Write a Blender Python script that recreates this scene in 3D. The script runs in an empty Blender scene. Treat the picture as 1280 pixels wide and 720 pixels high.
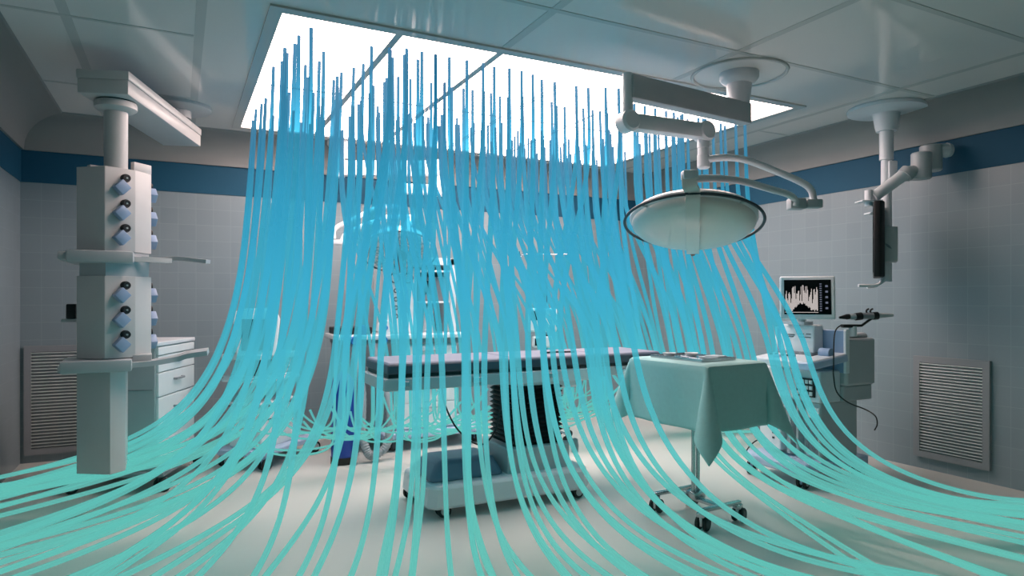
import bpy, bmesh, math, random
from mathutils import Vector, Matrix
random.seed(11)
SC = bpy.context.scene
COL = SC.collection
PI = math.pi
# ------------------------------------------------------------------ camera
YAW = math.radians(26.8)
EYE = 1.4
FPX = 826.0
R_ = Vector((math.cos(YAW), -math.sin(YAW), 0))
F_ = Vector((math.sin(YAW), math.cos(YAW), 0))
def P(px, py, d):
    """world point seen at a photo pixel, d metres in front of the camera"""
    p = F_ * d + R_ * ((px - 640) / FPX * d)
    p.z = EYE + (374 - py) / FPX * d
    return p
cam = bpy.data.objects.new('camera', bpy.data.cameras.new('camera'))
COL.objects.link(cam)
cam.location = (0, 0, EYE)
cam.rotation_euler = (PI / 2, 0, -YAW)
cam.data.sensor_width = 36
cam.data.lens = FPX / 1280 * 36
cam.data.shift_y = 14 / 1280
cam.data.clip_start = 0.02
SC.camera = cam
SC.view_settings.view_transform = 'Standard'
SC.view_settings.look = 'None'
SC.view_settings.gamma = 1
SC.view_settings.use_curve_mapping = False
SC.view_settings.exposure = 0.0
SC.cycles.transparent_max_bounces = 48
SC.cycles.max_bounces = 8
SC.cycles.sample_clamp_indirect = 6

# ------------------------------------------------------------------ materials
def lin(c):
    return tuple(((v / 255) / 12.92 if v / 255 <= .04045 else ((v / 255 + .055) / 1.055) ** 2.4) for v in c) + (1,)
MATS = {}
def mat(name, rgb, rough=.5, metal=0.0, noise=.04, spec=.5, coat=0, scale=9):
    m = bpy.data.materials.new(name); m.use_nodes = True
    nt = m.node_tree; b = nt.nodes['Principled BSDF']
    c = lin(rgb)
    n = nt.nodes.new('ShaderNodeTexNoise'); n.inputs['Scale'].default_value = scale; n.inputs['Detail'].default_value = 3
    tc = nt.nodes.new('ShaderNodeTexCoord'); nt.links.new(tc.outputs['Object'], n.inputs['Vector'])
    mx = nt.nodes.new('ShaderNodeMix'); mx.data_type = 'RGBA'
    mx.inputs['A'].default_value = tuple(v * (1 - noise) for v in c[:3]) + (1,)
    mx.inputs['B'].default_value = tuple(min(1, v * (1 + noise)) for v in c[:3]) + (1,)
    nt.links.new(n.outputs['Fac'], mx.inputs['Factor'])
    nt.links.new(mx.outputs['Result'], b.inputs['Base Color'])
    b.inputs['Roughness'].default_value = rough; b.inputs['Metallic'].default_value = metal
    b.inputs['Specular IOR Level'].default_value = spec
    if coat: b.inputs['Coat Weight'].default_value = coat; b.inputs['Coat Roughness'].default_value = .1
    MATS[name] = m
    return m
def emis(name, rgb, s):
    m = bpy.data.materials.new(name); m.use_nodes = True
    nt = m.node_tree; nt.nodes.clear()
    e = nt.nodes.new('ShaderNodeEmission'); o = nt.nodes.new('ShaderNodeOutputMaterial')
    e.inputs['Color'].default_value = lin(rgb); e.inputs['Strength'].default_value = s
    nt.links.new(e.outputs[0], o.inputs['Surface']); MATS[name] = m
    return m
white = mat('white_enamel', (226, 229, 231), .3)
pend = mat('pendant_white', (196, 195, 194), .35)
lampw = mat('lamp_white', (240, 232, 226), .3)
white2 = mat('white_plastic', (214, 218, 222), .38)
grey = mat('light_grey_plastic', (176, 181, 184), .42)
mid = mat('mid_grey_plastic', (128, 133, 138), .45)
dark = mat('dark_grey_plastic', (58, 62, 68), .45)
black = mat('black_rubber', (14, 14, 16), .5)
bluegrey = mat('blue_grey_plastic', (140, 162, 192), .4)
paleblue = mat('pale_blue_plastic', (176, 192, 216), .4)
steel = mat('brushed_steel', (190, 192, 195), .25, 1.0)
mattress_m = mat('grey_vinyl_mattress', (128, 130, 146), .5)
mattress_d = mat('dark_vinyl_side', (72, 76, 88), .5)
bluecyl = mat('blue_painted_steel', (24, 62, 150), .3)
orange = mat('brown_handle', (150, 84, 50), .5)
navy = mat('blue_wall_band', (27, 82, 108), .6, spec=.25, noise=.05, scale=3)
cable_m = mat('black_cable', (16, 16, 18), .4)
hose_m = mat('grey_hose', (150, 153, 158), .5)
cloth_m = mat('green_surgical_cloth', (178, 216, 214), .85, noise=.06, spec=.2, scale=40)
seam_m = mat('ceiling_seam', (196, 195, 192), .12, noise=.02)
cornice_m = mat('cornice_paint', (140, 140, 138), .45, noise=.03)
louvre_m = mat('louvre_metal', (226, 232, 230), .5, noise=.02)
louvreframe_m = mat('louvre_frame_paint', (140, 144, 148), .4, noise=.02)
screen_m = mat('black_screen_glass', (5, 6, 8), .12)
screen_grey = mat('dark_screen_glass', (12, 26, 32), .15)
knob_m = mat('blue_knob', (54, 120, 190), .3)
wave_m = emis('white_trace', (228, 218, 214), .9)
icon_m = emis('blue_grey_icons', (140, 148, 170), .5)
lens_m = mat('lamp_lens_glass', (206, 212, 216), .12, noise=.02)
panel_m = emis('lit_diffuser', (255, 226, 217), 11.0)

def ceiling_mat():
    m = mat('gloss_ceiling_panel', (224, 219, 215), .09, noise=.02, scale=1.2, spec=.6)
    return m
ceil_m = ceiling_mat()
floor_m = mat('pale_vinyl_floor', (206, 205, 200), .34, noise=.03, scale=2, spec=.5)
def tile_mat(axis):
    m = bpy.data.materials.new('wall_tile_' + axis); m.use_nodes = True
    nt = m.node_tree; b = nt.nodes['Principled BSDF']
    g = nt.nodes.new('ShaderNodeNewGeometry'); s = nt.nodes.new('ShaderNodeSeparateXYZ'); c = nt.nodes.new('ShaderNodeCombineXYZ')
    nt.links.new(g.outputs['Position'], s.inputs[0])
    nt.links.new(s.outputs['X' if axis == 'x' else 'Y'], c.inputs['X']); nt.links.new(s.outputs['Z'], c.inputs['Y'])
    br = nt.nodes.new('ShaderNodeTexBrick')
    br.offset = 0; br.squash = 1
    br.inputs['Scale'].default_value = 1; br.inputs['Brick Width'].default_value = .15; br.inputs['Row Height'].default_value = .15
    br.inputs['Mortar Size'].default_value = .0022; br.inputs['Mortar Smooth'].default_value = .3
    br.inputs['Color1'].default_value = lin((136, 150, 156)); br.inputs['Color2'].default_value = lin((132, 146, 152)); br.inputs['Mortar'].default_value = lin((146, 160, 166))
    nt.links.new(c.outputs[0], br.inputs['Vector']); nt.links.new(br.outputs['Color'], b.inputs['Base Color'])
    b.inputs['Roughness'].default_value = .28; b.inputs['Specular IOR Level'].default_value = .35
    return m
tile_x = tile_mat('x'); tile_y = tile_mat('y')

# ------------------------------------------------------------------ mesh builder (world coordinates)
class MB:
    def __init__(self, frame=None):
        self.bm = bmesh.new(); self.fr = frame or Matrix.Identity(4)
    def _v(self, p): return self.bm.verts.new(self.fr @ Vector(p))
    def box(self, c, s, rot=None, bev=0):
        """c centre, s full size, rot optional Matrix/Euler z angle"""
        M = Matrix.Translation(c)
        if rot is not None:
            M = M @ (Matrix.Rotation(rot, 4, 'Z') if isinstance(rot, (int, float)) else rot.to_4x4())
        n0 = set(self.bm.verts)
        r = bmesh.ops.create_cube(self.bm, size=1, matrix=self.fr @ M @ Matrix.Diagonal((s[0], s[1], s[2], 1)))
        if bev:
            es = {e for v in r['verts'] for e in v.link_edges}
            bmesh.ops.bevel(self.bm, geom=list(es), offset=bev, segments=2, affect='EDGES', profile=.5)
        return self
    def b2(self, x0, x1, y0, y1, z0, z1, bev=0):
        return self.box(((x0 + x1) / 2, (y0 + y1) / 2, (z0 + z1) / 2), (abs(x1 - x0), abs(y1 - y0), abs(z1 - z0)), None, bev)
    def prism(self, poly, z0, z1, bev=0, taper=1.0):
        cx = sum(p[0] for p in poly) / len(poly); cy = sum(p[1] for p in poly) / len(poly)
        a = [self._v((p[0], p[1], z0)) for p in poly]
        b = [self._v((cx + (p[0] - cx) * taper, cy + (p[1] - cy) * taper, z1)) for p in poly]
        n = len(poly); fs = []
        for i in range(n):
            fs.append(self.bm.faces.new((a[i], a[(i + 1) % n], b[(i + 1) % n], b[i])))
        fs.append(self.bm.faces.new(a[::-1])); fs.append(self.bm.faces.new(b))
        if bev:
            es = {e for f in fs for e in f.edges}
            bmesh.ops.bevel(self.bm, geom=list(es), offset=bev, segments=2, affect='EDGES', profile=.5)
        return self
    def lathe(self, c, axis, prof, seg=32, close=True):
        """prof: list of (radius, height along axis)"""
        ax = Vector(axis).normalized(); q = ax.to_track_quat('Z', 'Y').to_matrix()
        rings = []
        for r, h in prof:
            if r < 1e-6:
                rings.append([self._v(Vector(c) + ax * h)])
            else:
                rings.append([self._v(Vector(c) + ax * h + q @ Vector((r * math.cos(2 * PI * i / seg), r * math.sin(2 * PI * i / seg), 0))) for i in range(seg)])
        for a, b in zip(rings, rings[1:]):
            for i in range(seg):
                j = (i + 1) % seg
                if len(a) == 1 and len(b) == 1: continue
                if len(a) == 1: self.bm.faces.new((a[0], b[j], b[i]))
                elif len(b) == 1: self.bm.faces.new((a[i], a[j], b[0]))
                else: self.bm.faces.new((a[i], a[j], b[j], b[i]))
        if close:
            if len(rings[0]) > 1: self.bm.faces.new(rings[0][::-1])
            if len(rings[-1]) > 1: self.bm.faces.new(rings[-1])
        return self
    def cyl(self, a, b, r, r2=None, seg=20):
        a = Vector(a); b = Vector(b); L = (b - a).length
        return self.lathe(a, b - a, [(r, 0), (r if r2 is None else r2, L)], seg)
    def tube(self, pts, r, seg=8, close=False, flat=None, side=None):
        """r number or list; flat=(w,h) gives a rectangular bar with w across horizontally"""
        pts = [Vector(p) for p in pts]; n = len(pts); rings = []
        prev = None
        for i, p in enumerate(pts):
            t = (pts[(i + 1) % n] - pts[i - 1]) if close else (pts[min(i + 1, n - 1)] - pts[max(i - 1, 0)])
            t.normalize()
            if side is not None:
                a = (Vector(side) - t * Vector(side).dot(t)).normalized()
            elif prev is None:
                up = Vector((0, 0, 1)) if abs(t.z) < .95 else Vector((1, 0, 0))
                a = t.cross(up).normalized()
            else:
                a = (prev - t * prev.dot(t)).normalized()
            prev = a; b = a.cross(t).normalized()
            rr = r[i] if isinstance(r, (list, tuple)) else r
            if flat:
                w, h = flat
                rings.append([self._v(p + a * x * w / 2 + b * y * h / 2) for x, y in ((-1, -1), (1, -1), (1, 1), (-1, 1))])
            else:
                rings.append([self._v(p + (a * math.cos(2 * PI * k / seg) + b * math.sin(2 * PI * k / seg)) * rr) for k in range(seg)])
        m = len(rings[0])
        for i in range(n if close else n - 1):
            A = rings[i]; B = rings[(i + 1) % n]
            for k in range(m):
                self.bm.faces.new((A[k], A[(k + 1) % m], B[(k + 1) % m], B[k]))
        if not close:
            self.bm.faces.new(rings[0][::-1]); self.bm.faces.new(rings[-1])
        return self
    def sphere(self, c, r, sc=(1, 1, 1), seg=18):
        bmesh.ops.create_uvsphere(self.bm, u_segments=seg, v_segments=seg // 2, radius=r, matrix=self.fr @ Matrix.Translation(c) @ Matrix.Diagonal((sc[0], sc[1], sc[2], 1)))
        return self
    def torus(self, c, axis, R, r, seg=56, s2=8):
        ax = Vector(axis).normalized(); q = ax.to_track_quat('Z', 'Y').to_matrix()
        return self.tube([Vector(c) + q @ Vector((R * math.cos(2 * PI * i / seg), R * math.sin(2 * PI * i / seg), 0)) for i in range(seg)], r, s2, True)
    def build(self, name, m, parent=None, loc=None, smooth=True, bevel=0):
        bmesh.ops.recalc_face_normals(self.bm, faces=self.bm.faces)
        o_ = Vector(ORG[parent.name]) if parent is not None else Vector(loc or (0, 0, 0))
        for v in self.bm.verts: v.co -= o_
        me = bpy.data.meshes.new(name); self.bm.to_mesh(me); self.bm.free()
        me.materials.append(m)
        if smooth:
            for p in me.polygons: p.use_smooth = True
            me.set_sharp_from_angle(angle=math.radians(38))
        ob = bpy.data.objects.new(name, me); COL.objects.link(ob)
        if parent is not None:
            ob.parent = parent
        else:
            ob.location = o_
        ORG[ob.name] = tuple(o_)
        if bevel:
            md = ob.modifiers.new('edge', 'BEVEL'); md.width = bevel; md.segments = 2; md.limit_method = 'ANGLE'; md.angle_limit = math.radians(50)
        return ob
ORG = {}
def thing(name, label, cat, loc, group=None):
    o = bpy.data.objects.new(name, None); COL.objects.link(o)
    o.location = loc; o.empty_display_size = .1
    ORG[o.name] = tuple(loc)
    o['label'] = label; o['category'] = cat
    if group: o['group'] = group
    return o
def tag(o, label, cat, group=None, kind=None):
    o['label'] = label; o['category'] = cat
    if group: o['group'] = group
    if kind: o['kind'] = kind
    return o
def struct(o, label=None):
    o['kind'] = 'structure'
    if label: o['label'] = label
    return o
def frame(loc, yaw): return Matrix.Translation(loc) @ Matrix.Rotation(yaw, 4, 'Z')
def smoothpts(pts, n=8):
    """Catmull-Rom through the points"""
    pts = [Vector(p) for p in pts]; out = []
    q = [pts[0] * 2 - pts[1]] + pts + [pts[-1] * 2 - pts[-2]]
    for i in range(1, len(q) - 2):
        a, b, c, d = q[i - 1], q[i], q[i + 1], q[i + 2]
        for k in range(n):
            t = k / n
            out.append(.5 * ((2 * b) + (c - a) * t + (2 * a - 5 * b + 4 * c - d) * t * t + (3 * b - a - 3 * c + d) * t ** 3))
    out.append(pts[-1]); return out
def caster(parent, p, yaw=0, r=.05, brk=dark, hub=grey):
    """twin-wheel castor whose wheels stand on the floor at p"""
    fr = frame((p[0], p[1], 0), yaw)
    c = MB(fr); c.box((0, 0, r * 2 + .012), (.05, .05, .03), None, .006).box((.012, 0, r * 1.35), (.05, .02, r * 1.3), None, .004)
    co = c.build('caster', brk, parent)
    w = MB(fr)
    for s in (-1, 1):
        w.lathe((.02, s * .024 - .011, r + .001), (0, 1, 0), [(r * .55, 0), (r * .9, 0), (r, .005), (r, .017), (r * .9, .022), (r * .55, .022)], 22)
    w.build('wheel', black, co)
    h = MB(fr)
    for s in (-1, 1):
        h.lathe((.02, s * .024 - .0125, r + .001), (0, 1, 0), [(0, 0), (r * .6, 0), (r * .6, .025), (0, .025)], 18)
    h.build('hub', hub, co)
    return co

# ------------------------------------------------------------------ room
XL, XR, YB, YF, HC = -1.2, 5.5, 6.9, -1.6, 2.95
PX0, PX1, PY0, PY1 = .50, 4.42, 3.73, 6.37     # lit ceiling
struct(MB().b2(XL - .2, XR + .2, YF - .2, YB + .2, -.12, 0).build('floor', floor_m))
c = MB()
c.b2(XL - .2, XR + .2, YF - .2, PY0, HC, HC + .1); c.b2(XL - .2, XR + .2, PY1, YB + .2, HC, HC + .1)
c.b2(XL - .2, PX0, PY0, PY1, HC, HC + .1); c.b2(PX1, XR + .2, PY0, PY1, HC, HC + .1)
struct(c.build('ceiling', ceil_m))
struct(MB().b2(XL - .15, XR + .15, YB, YB + .15, 0, HC).build('wall_back', tile_x))
struct(MB().b2(XR, XR + .15, YF, YB, 0, HC).build('wall_right', tile_y))
struct(MB().b2(XL - .15, XL, YF, YB, 0, HC).build('wall_left', tile_y))
struct(MB().b2(XL - .15, XR + .15, YF - .15, YF, 0, HC).build('wall_front', tile_x))
BZ0, BZ1 = 2.40, 2.67
struct(MB().b2(XL, XR, YB - .008, YB, BZ0, BZ1).build('trim_1', navy), 'navy blue band along the top of the back wall')
struct(MB().b2(XR - .008, XR, YF, YB - .008, BZ0, BZ1).build('trim_2', navy), 'navy blue band along the top of the right wall')
struct(MB().b2(XL, XL + .008, YF, YB - .008, BZ0, BZ1).build('trim_3', navy), 'navy blue band along the top of the left wall')
prof = [(0, BZ1), (.03, BZ1), (.035, BZ1 + .03)] + [(.035 + .30 * (1 - math.cos(t * PI / 16)), BZ1 + .03 + (HC - .012 - BZ1 - .03) * math.sin(t * PI / 16)) for t in range(1, 9)] + [(.345, HC), (0, HC)]
def cornice(name, a, b, nrm):
    bm = MB(); a = Vector(a); b = Vector(b); nrm = Vector(nrm)
    A = [bm._v(a + nrm * u + Vector((0, 0, v))) for u, v in prof]; B = [bm._v(b + nrm * u + Vector((0, 0, v))) for u, v in prof]
    n = len(prof)
    for i in range(n): bm.bm.faces.new((A[i], A[(i + 1) % n], B[(i + 1) % n], B[i]))
    bm.bm.faces.new(A[::-1]); bm.bm.faces.new(B)
    struct(bm.build(name, cornice_m), 'grey stepped cornice')
cornice('trim_4', (XL, YB, 0), (XR, YB, 0), (0, -1, 0))
cornice('trim_5', (XR, YF, 0), (XR, YB, 0), (-1, 0, 0))
cornice('trim_6', (XL, YF, 0), (XL, YB, 0), (1, 0, 0))
k = 7
def seam(x0, x1, y0, y1):
    global k
    struct(MB().b2(x0, x1, y0, y1, HC - (.002 if x1 - x0 < y1 - y0 else .003), HC + .001).build('trim_%d' % k, seam_m), 'ceiling seam strip'); k += 1
w = .026
for x in (1.8, 3.13): seam(x - w, x + w, YF, PY0 - .075)
for x in (-.55,): seam(x - w, x + w, YF, 6.6)
seam(.11 - w, .11 + w, YF, 6.6); seam(4.75 - w, 4.75 + w, YF, 6.6)
for y in (3.06, 2.15, .8): seam(.14, XR - .3, y - w * .7, y + w * .7)
for y in (4.32, 5.67, 2.97, 1.6): seam(-.9, .08, y - w * .5, y + w * .5)
for y in (4.4, 5.67): seam(4.78, XR - .3, y - w * .5, y + w * .5)
for x in (1.8, 3.13): seam(x - w, x + w, PY1 + .075, 6.6)

# lit laminar-flow ceiling
lf = thing('lit_ceiling_panel', 'large glowing white ceiling panel over the operating table with thin dividing bars', 'ceiling light', ((PX0 + PX1) / 2, (PY0 + PY1) / 2, HC))
fr_ = MB(); t = .07
fr_.b2(PX0 - t, PX1 + t, PY0 - t, PY0, HC - .012, HC + .06); fr_.b2(PX0 - t, PX1 + t, PY1, PY1 + t, HC - .012, HC + .06)
fr_.b2(PX0 - t, PX0, PY0, PY1, HC - .012, HC + .06); fr_.b2(PX1, PX1 + t, PY0, PY1, HC - .012, HC + .06)
fr_.build('frame', seam_m, lf)
nx = 6; cw = (PX1 - PX0) / nx
for i in range(nx):
    for j in range(2):
        y0 = PY0 + (PY1 - PY0) / 2 * j
        MB().b2(PX0 + i * cw + .003, PX0 + (i + 1) * cw - .003, y0 + .003, y0 + (PY1 - PY0) / 2 - .003, HC + .0, HC + .02).build('diffuser', panel_m, lf)
bz0 = HC - .006
for i in range(1, nx):
    ww = .022 if i < 3 else .005
    x = PX0 + i * cw
    b = MB()
    if i < 3: b.b2(x - ww, x + ww, PY0, PY1, bz0, HC + .02)
    elif i == 3: b.b2(x - .018, x - .012, PY0, PY1, bz0, HC + .02).b2(x + .012, x + .018, PY0, PY1, bz0, HC + .02)
    else: b.b2(x - ww, x + ww, PY0, PY1, bz0, HC + .02)
    b.build('divider_bar', seam_m, lf)
y = (PY0 + PY1) / 2
MB().b2(PX0, PX1, y - .006, y + .006, bz0 + .001, HC + .019).build('divider_bar', seam_m, lf)

# wall louvres
def louvre(name, label, axis, a0, a1, z0, z1):
    if axis == 'x': mk = lambda u0, u1, d0, d1, za, zb, m: m.b2(u0, u1, YB - d1, YB - d0, za, zb); loc = ((a0 + a1) / 2, YB, z0)
    else: mk = lambda u0, u1, d0, d1, za, zb, m: m.b2(XR - d1, XR - d0, u0, u1, za, zb); loc = (XR, (a0 + a1) / 2, z0)
    th = thing(name, label, 'vent', loc)
    f = MB(); b = .05
    mk(a0, a1, 0, .03, z0, z0 + b, f); mk(a0, a1, 0, .03, z1 - b, z1, f); mk(a0, a0 + b, 0, .03, z0 + b, z1 - b, f); mk(a1 - b, a1, 0, .03, z0 + b, z1 - b, f)
    f.build('frame', louvreframe_m, th)
    bk = MB(); mk(a0 + b, a1 - b, 0, .004, z0 + b, z1 - b, bk); bk.build('backing', mid, th)
    s = MB(); n = 30; hh = (z1 - z0 - 2 * b) / n
    for i in range(n):
        zc = z0 + b + hh * (i + .5)
        R = Matrix.Rotation(math.radians(70), 3, 'X') if axis == 'x' else Matrix.Rotation(math.radians(-70), 3, 'Y')
        if axis == 'x': s.box(((a0 + a1) / 2, YB - .015, zc), (a1 - a0 - 2 * b, .004, hh * 1.0), R)
        else: s.box((XR - .015, (a0 + a1) / 2, zc), (.004, a1 - a0 - 2 * b, hh * 1.0), R)
    s.build('slat_bank', louvre_m, th)
louvre('wall_vent', 'slatted grey air return grille low on the right wall behind the ultrasound cart', 'y', 2.83, 3.41, .10, .93)
louvre('wall_vent', 'slatted grey air return grille low on the back wall, left of the white service column', 'x', -1.17, -.60, .07, 1.00)

# ------------------------------------------------------------------ service pendant (left)
D0 = 4.2
cc = P(145, 374, D0)
pd = thing('service_column', 'white ceiling-hung service column with blue-grey gas outlets and two shelf collars', 'medical pendant', (cc.x, cc.y, HC))
fr = frame((cc.x, cc.y, 0), -YAW + math.radians(29))          # local x = right, y = away
S = .00508
disc = P(222, 140, 5.3); dl = fr.inverted() @ Vector((disc.x, disc.y, 0))
m = MB(fr); m.lathe((dl.x, dl.y, HC), (0, 0, -1), [(.0, 0), (.25, 0), (.25, .025), (.235, .035), (.1, .04), (.1, .10), (0, .10)], 40); m.build('ceiling_plate', pend, pd)
ang = math.atan2(dl.x, dl.y)
af = fr @ Matrix.Rotation(-ang, 4, 'Z'); L = math.hypot(dl.x, dl.y)
m = MB(af); m.b2(-.15, .14, -.17, L + .12, 2.655, 2.745, .008); m.build('arm_beam', pend, pd)
m = MB(af); m.b2(-.155, .145, -.175, L + .125, 2.745, 2.80, .008); m.build('arm_cover', pend, pd)
m = MB(af); m.lathe((0, L, 2.79), (0, 0, 1), [(.075, 0), (.075, .06)], 28); m.build('pivot_collar', dark, pd)
m = MB(fr); m.lathe((0, 0, 2.655), (0, 0, -1), [(.11, 0), (.11, .008)], 36); m.build('pivot_ring', black, pd)
m = MB(fr); m.lathe((0, 0, 2.647), (0, 0, -1), [(.115, 0), (.12, .01), (.12, .04), (.10, .055), (.068, .06), (.066, .5)], 36); m.build('column', pend, pd)
poly = [(-.213, .03), (-.056, -.11), (.107, -.03), (.198, .10), (.155, .27), (.03, .30), (-.17, .22)]
def head(z0, z1, zl):
    h = MB(fr); h.prism(poly, z0, z1, .004); ho = h.build('outlet_housing', pend, pd)
    # normals of the two outlet faces
    for (a, b) in ((poly[1], poly[2]), (poly[3], poly[4])):
        a = Vector((a[0], a[1], 0)); b = Vector((b[0], b[1], 0)); tng = (b - a).normalized(); n = Vector((tng.y, -tng.x, 0))
        mid_ = a * .52 + b * .48
        yaw = math.atan2(tng.y, tng.x)
        for zz in zl:
            M = Matrix.Rotation(yaw, 3, 'Z') @ Matrix.Rotation(math.radians(45), 3, 'Y')
            g = MB(fr); g.box((mid_ + n * .026).to_tuple()[:2] + (zz,), (.072, .05, .072), M, .006); go = g.build('gas_outlet', bluegrey, ho)
            k_ = MB(fr); c0 = mid_ + tng * .03 + Vector((0, 0, zz + .06)); c0.z = zz + .062
            k_.lathe(c0, n, [(.027, 0), (.027, .02), (.022, .034), (.012, .034), (.012, .024), (0, .024)], 20); k_.build('power_socket', black, ho)
            k2 = MB(fr); k2.lathe(c0 + n * .024, n, [(.006, 0), (.006, .012), (0, .012)], 10); k2.build('pin', grey, go)
    return ho
hd = head(1.70, 2.225, (2.10, 1.94, 1.785))
m = MB(fr); m.prism([(.10, .0), (.198, .10), (.19, .25), (.15, .24), (.155, .11), (.08, .03)], 2.225, 2.285, .003).prism([(-.17, .22), (.03, .30), (.03, .26), (-.15, .185)], 2.225, 2.275, .003); m.build('top_rim', pend, pd)
head(1.03, 1.545, (1.425, 1.27, 1.115))
m = MB(fr); m.prism([(x * .93, .08 + (y - .08) * .93) for x, y in poly], 1.545, 1.70); m.build('neck', grey, pd)
m = MB(fr); m.b2(-.255, .10, -.135, .28, 1.625, 1.70, .012).b2(-.30, -.25, -.10, .24, 1.64, 1.69, .01); m.build('shelf_collar', grey, pd)
m = MB(fr); m.tube([(.09, -.02, 1.655), (.22, .0, 1.655), (.30, .06, 1.655)], .02, flat=(.06, .03)); m.build('rail_stub', pend, pd)
m = MB(fr); m.tube(smoothpts([(.10, .05, 1.667), (.24, .10, 1.667), (.36, .06, 1.672), (.53, -.05, 1.65)], 4), .02, flat=(.055, .026)); m.build('swivel_arm', grey, pd)
m = MB(fr); m.b2(-.285, .09, -.15, .28, .95, 1.025, .012).b2(-.30, -.25, -.10, .24, .955, 1.0, .01); m.build('shelf_collar', grey, pd)
m = MB(fr); m.tube(smoothpts([(.08, -.05, .985), (.20, -.03, .99), (.34, .0, 1.01), (.42, -.02, 1.035), (.53, -.04, 1.05)], 4), .02, flat=(.12, .032)); m.build('swivel_arm', grey, pd)
m = MB(fr); m.b2(.09, .20, -.04, .14, 1.0, 1.045, .006); m.build('shelf_stub', pend, pd)
lp = [(-.213, .03), (-.028, -.10), (.052, -.02), (.06, .22), (-.16, .22)]
m = MB(fr); m.prism(lp, .31, .95, .004); m.build('lower_column', pend, pd)
m = MB(fr); m.b2(-.30, -.2, .10, .20, 1.255, 1.275, .003); m.build('hook_bracket', grey, pd)
m = MB(fr); m.b2(-.275, -.222, .11, .19, 1.275, 1.37, .008); m.build('hanging_socket', black, pd)

# ------------------------------------------------------------------ surgical lights
def rot_axes(n):
    """plate axes for a lamp head that aims along n"""
    n = Vector(n).normalized(); u = n.cross(Vector((0, 0, 1))).normalized(); v = u.cross(n).normalized()
    return n, u, v
# near light, seen from behind
mx_, my_ = 3.44, 3.35
ol = thing('surgical_light', 'big white surgical light with plain smooth bowl and dark ring, nearest the camera', 'surgical light', (mx_, my_, HC), 'ceiling surgical lights')
MB().torus((mx_, my_, HC - .004), (0, 0, 1), .31, .012, 56).build('ceiling_ring', seam_m, ol)
MB().lathe((mx_, my_, HC), (0, 0, -1), [(0, 0), (.13, 0), (.13, .035), (.115, .055), (.085, .075), (.08, .13), (.072, .21), (0, .21)], 36).build('ceiling_mount', white2, ol)
a = Vector((3.47, 3.34, 2.675)); b = Vector((2.41, 3.23, 2.675))
dv = (b - a).normalized(); yw = math.atan2(dv.y, dv.x)
m = MB(); m.box((a + b) / 2 + dv * -.02, ((b - a).length + .03, .09, .145), yw, .012); m.build('upper_arm', grey, ol)
m = MB(); m.lathe((b.x, b.y, 2.76), (0, 0, -1), [(.024, 0), (.032, .006), (.032, .30), (.02, .31)], 24); m.build('elbow_post', white2, ol)
c2 = Vector((2.99, 3.21, 2.467)); b2_ = Vector((b.x, b.y, 2.467))
dv2 = (c2 - b2_).normalized()
m = MB(); m.box((b2_ + c2) / 2, ((c2 - b2_).length, .09, .10), math.atan2(dv2.y, dv2.x), .02)
for q in (b2_, c2): m.lathe(q + Vector((dv2.y, -dv2.x, 0)) * -.05, (dv2.y, -dv2.x, 0), [(0, -.005), (.05, -.005), (.064, .01), (.064, .09), (.05, .105), (0, .105)], 28)
m.build('lower_arm', white2, ol)
m = MB(); m.lathe((c2.x, c2.y, 2.467), (0, 0, -1), [(.04, 0), (.04, .10), (.036, .105), (.036, .145), (.04, .15), (.04, .225), (.03, .235)], 24); m.build('drop_post', white2, ol)
y1 = smoothpts([P(880, 200, 4.2), P(905, 197, 4.2), P(932, 200, 4.22), P(965, 212, 4.24), P(1002, 228, 4.26), P(1014, 238, 4.26), P(1017, 250, 4.26)], 6)
MB().tube(y1, .022, 12).build('yoke_arm', white2, ol)
y2 = smoothpts([P(866, 224, 3.72), P(890, 223, 3.78), P(925, 226, 3.9), P(965, 237, 4.06), P(985, 243, 4.16), P(994, 250, 4.2), P(994, 258, 4.2)], 6)
MB().tube(y2, .021, 12).build('yoke_arm', white2, ol)
pv = P(1005, 255, 4.23)
m = MB(); m.box(pv + R_ * -.05, (.10, .075, .07), -YAW, .008); m.box(pv + R_ * .058, (.10, .07, .055), -YAW, .008); m.build('yoke_hinge', grey, ol)
hc = P(866, 276, 4.1); away = Vector((hc.x, hc.y, 0)).normalized()
n = -away * math.sin(math.radians(16.5)) - Vector((0, 0, 1)) * math.cos(math.radians(16.5))
n, u, v = rot_axes(n)
m = MB(); m.lathe(hc, -n, [(0, -.02), (.33, -.02), (.372, -.012), (.385, .004), (.385, .022), (.36, .045), (.30, .075), (.22, .095), (.10, .105), (0, .107)], 64); m.build('lamp_dome', white, ol)
m = MB(); m.lathe(hc, n, [(0, .0), (.362, .0), (.372, .012), (.368, .035), (.345, .06), (.30, .082), (.22, .102), (.12, .114), (0, .118)], 64); m.build('lens_bowl', lampw, ol)
MB().torus(hc + n * .014, n, .417, .0095, 72).build('bumper_ring', dark, ol)
for an in (PI / 4, 3 * PI / 4, 5 * PI / 4, 7 * PI / 4):
    q = u * math.cos(an) + v * math.sin(an)
    MB().tube([hc + q * .365 + n * .008, hc + q * .417 + n * .014], .008, 8).build('ring_spoke', grey, ol)
near = v if v.dot(away) < 0 else -v          # towards the camera along the plate
sp = smoothpts([P(861, 219, 3.70), P(862, 232, 3.69), hc + near * .418 + n * .0, hc + near * .395 + n * .045, hc + near * .30 + n * .10, hc + near * .12 + n * .132, hc - near * .10 + n * .132, hc - near * .28 + n * .105, hc - near * .39 + n * .04], 5)
m = MB(); m.tube(sp, .02, flat=(.080, .022), side=u); m.build('carrier_strap', lampw, ol, bevel=.004)
m = MB(); m.box(P(862, 219, 3.71), (.085, .07, .05), -YAW, .008); m.build('strap_hinge', white2, ol)
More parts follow.
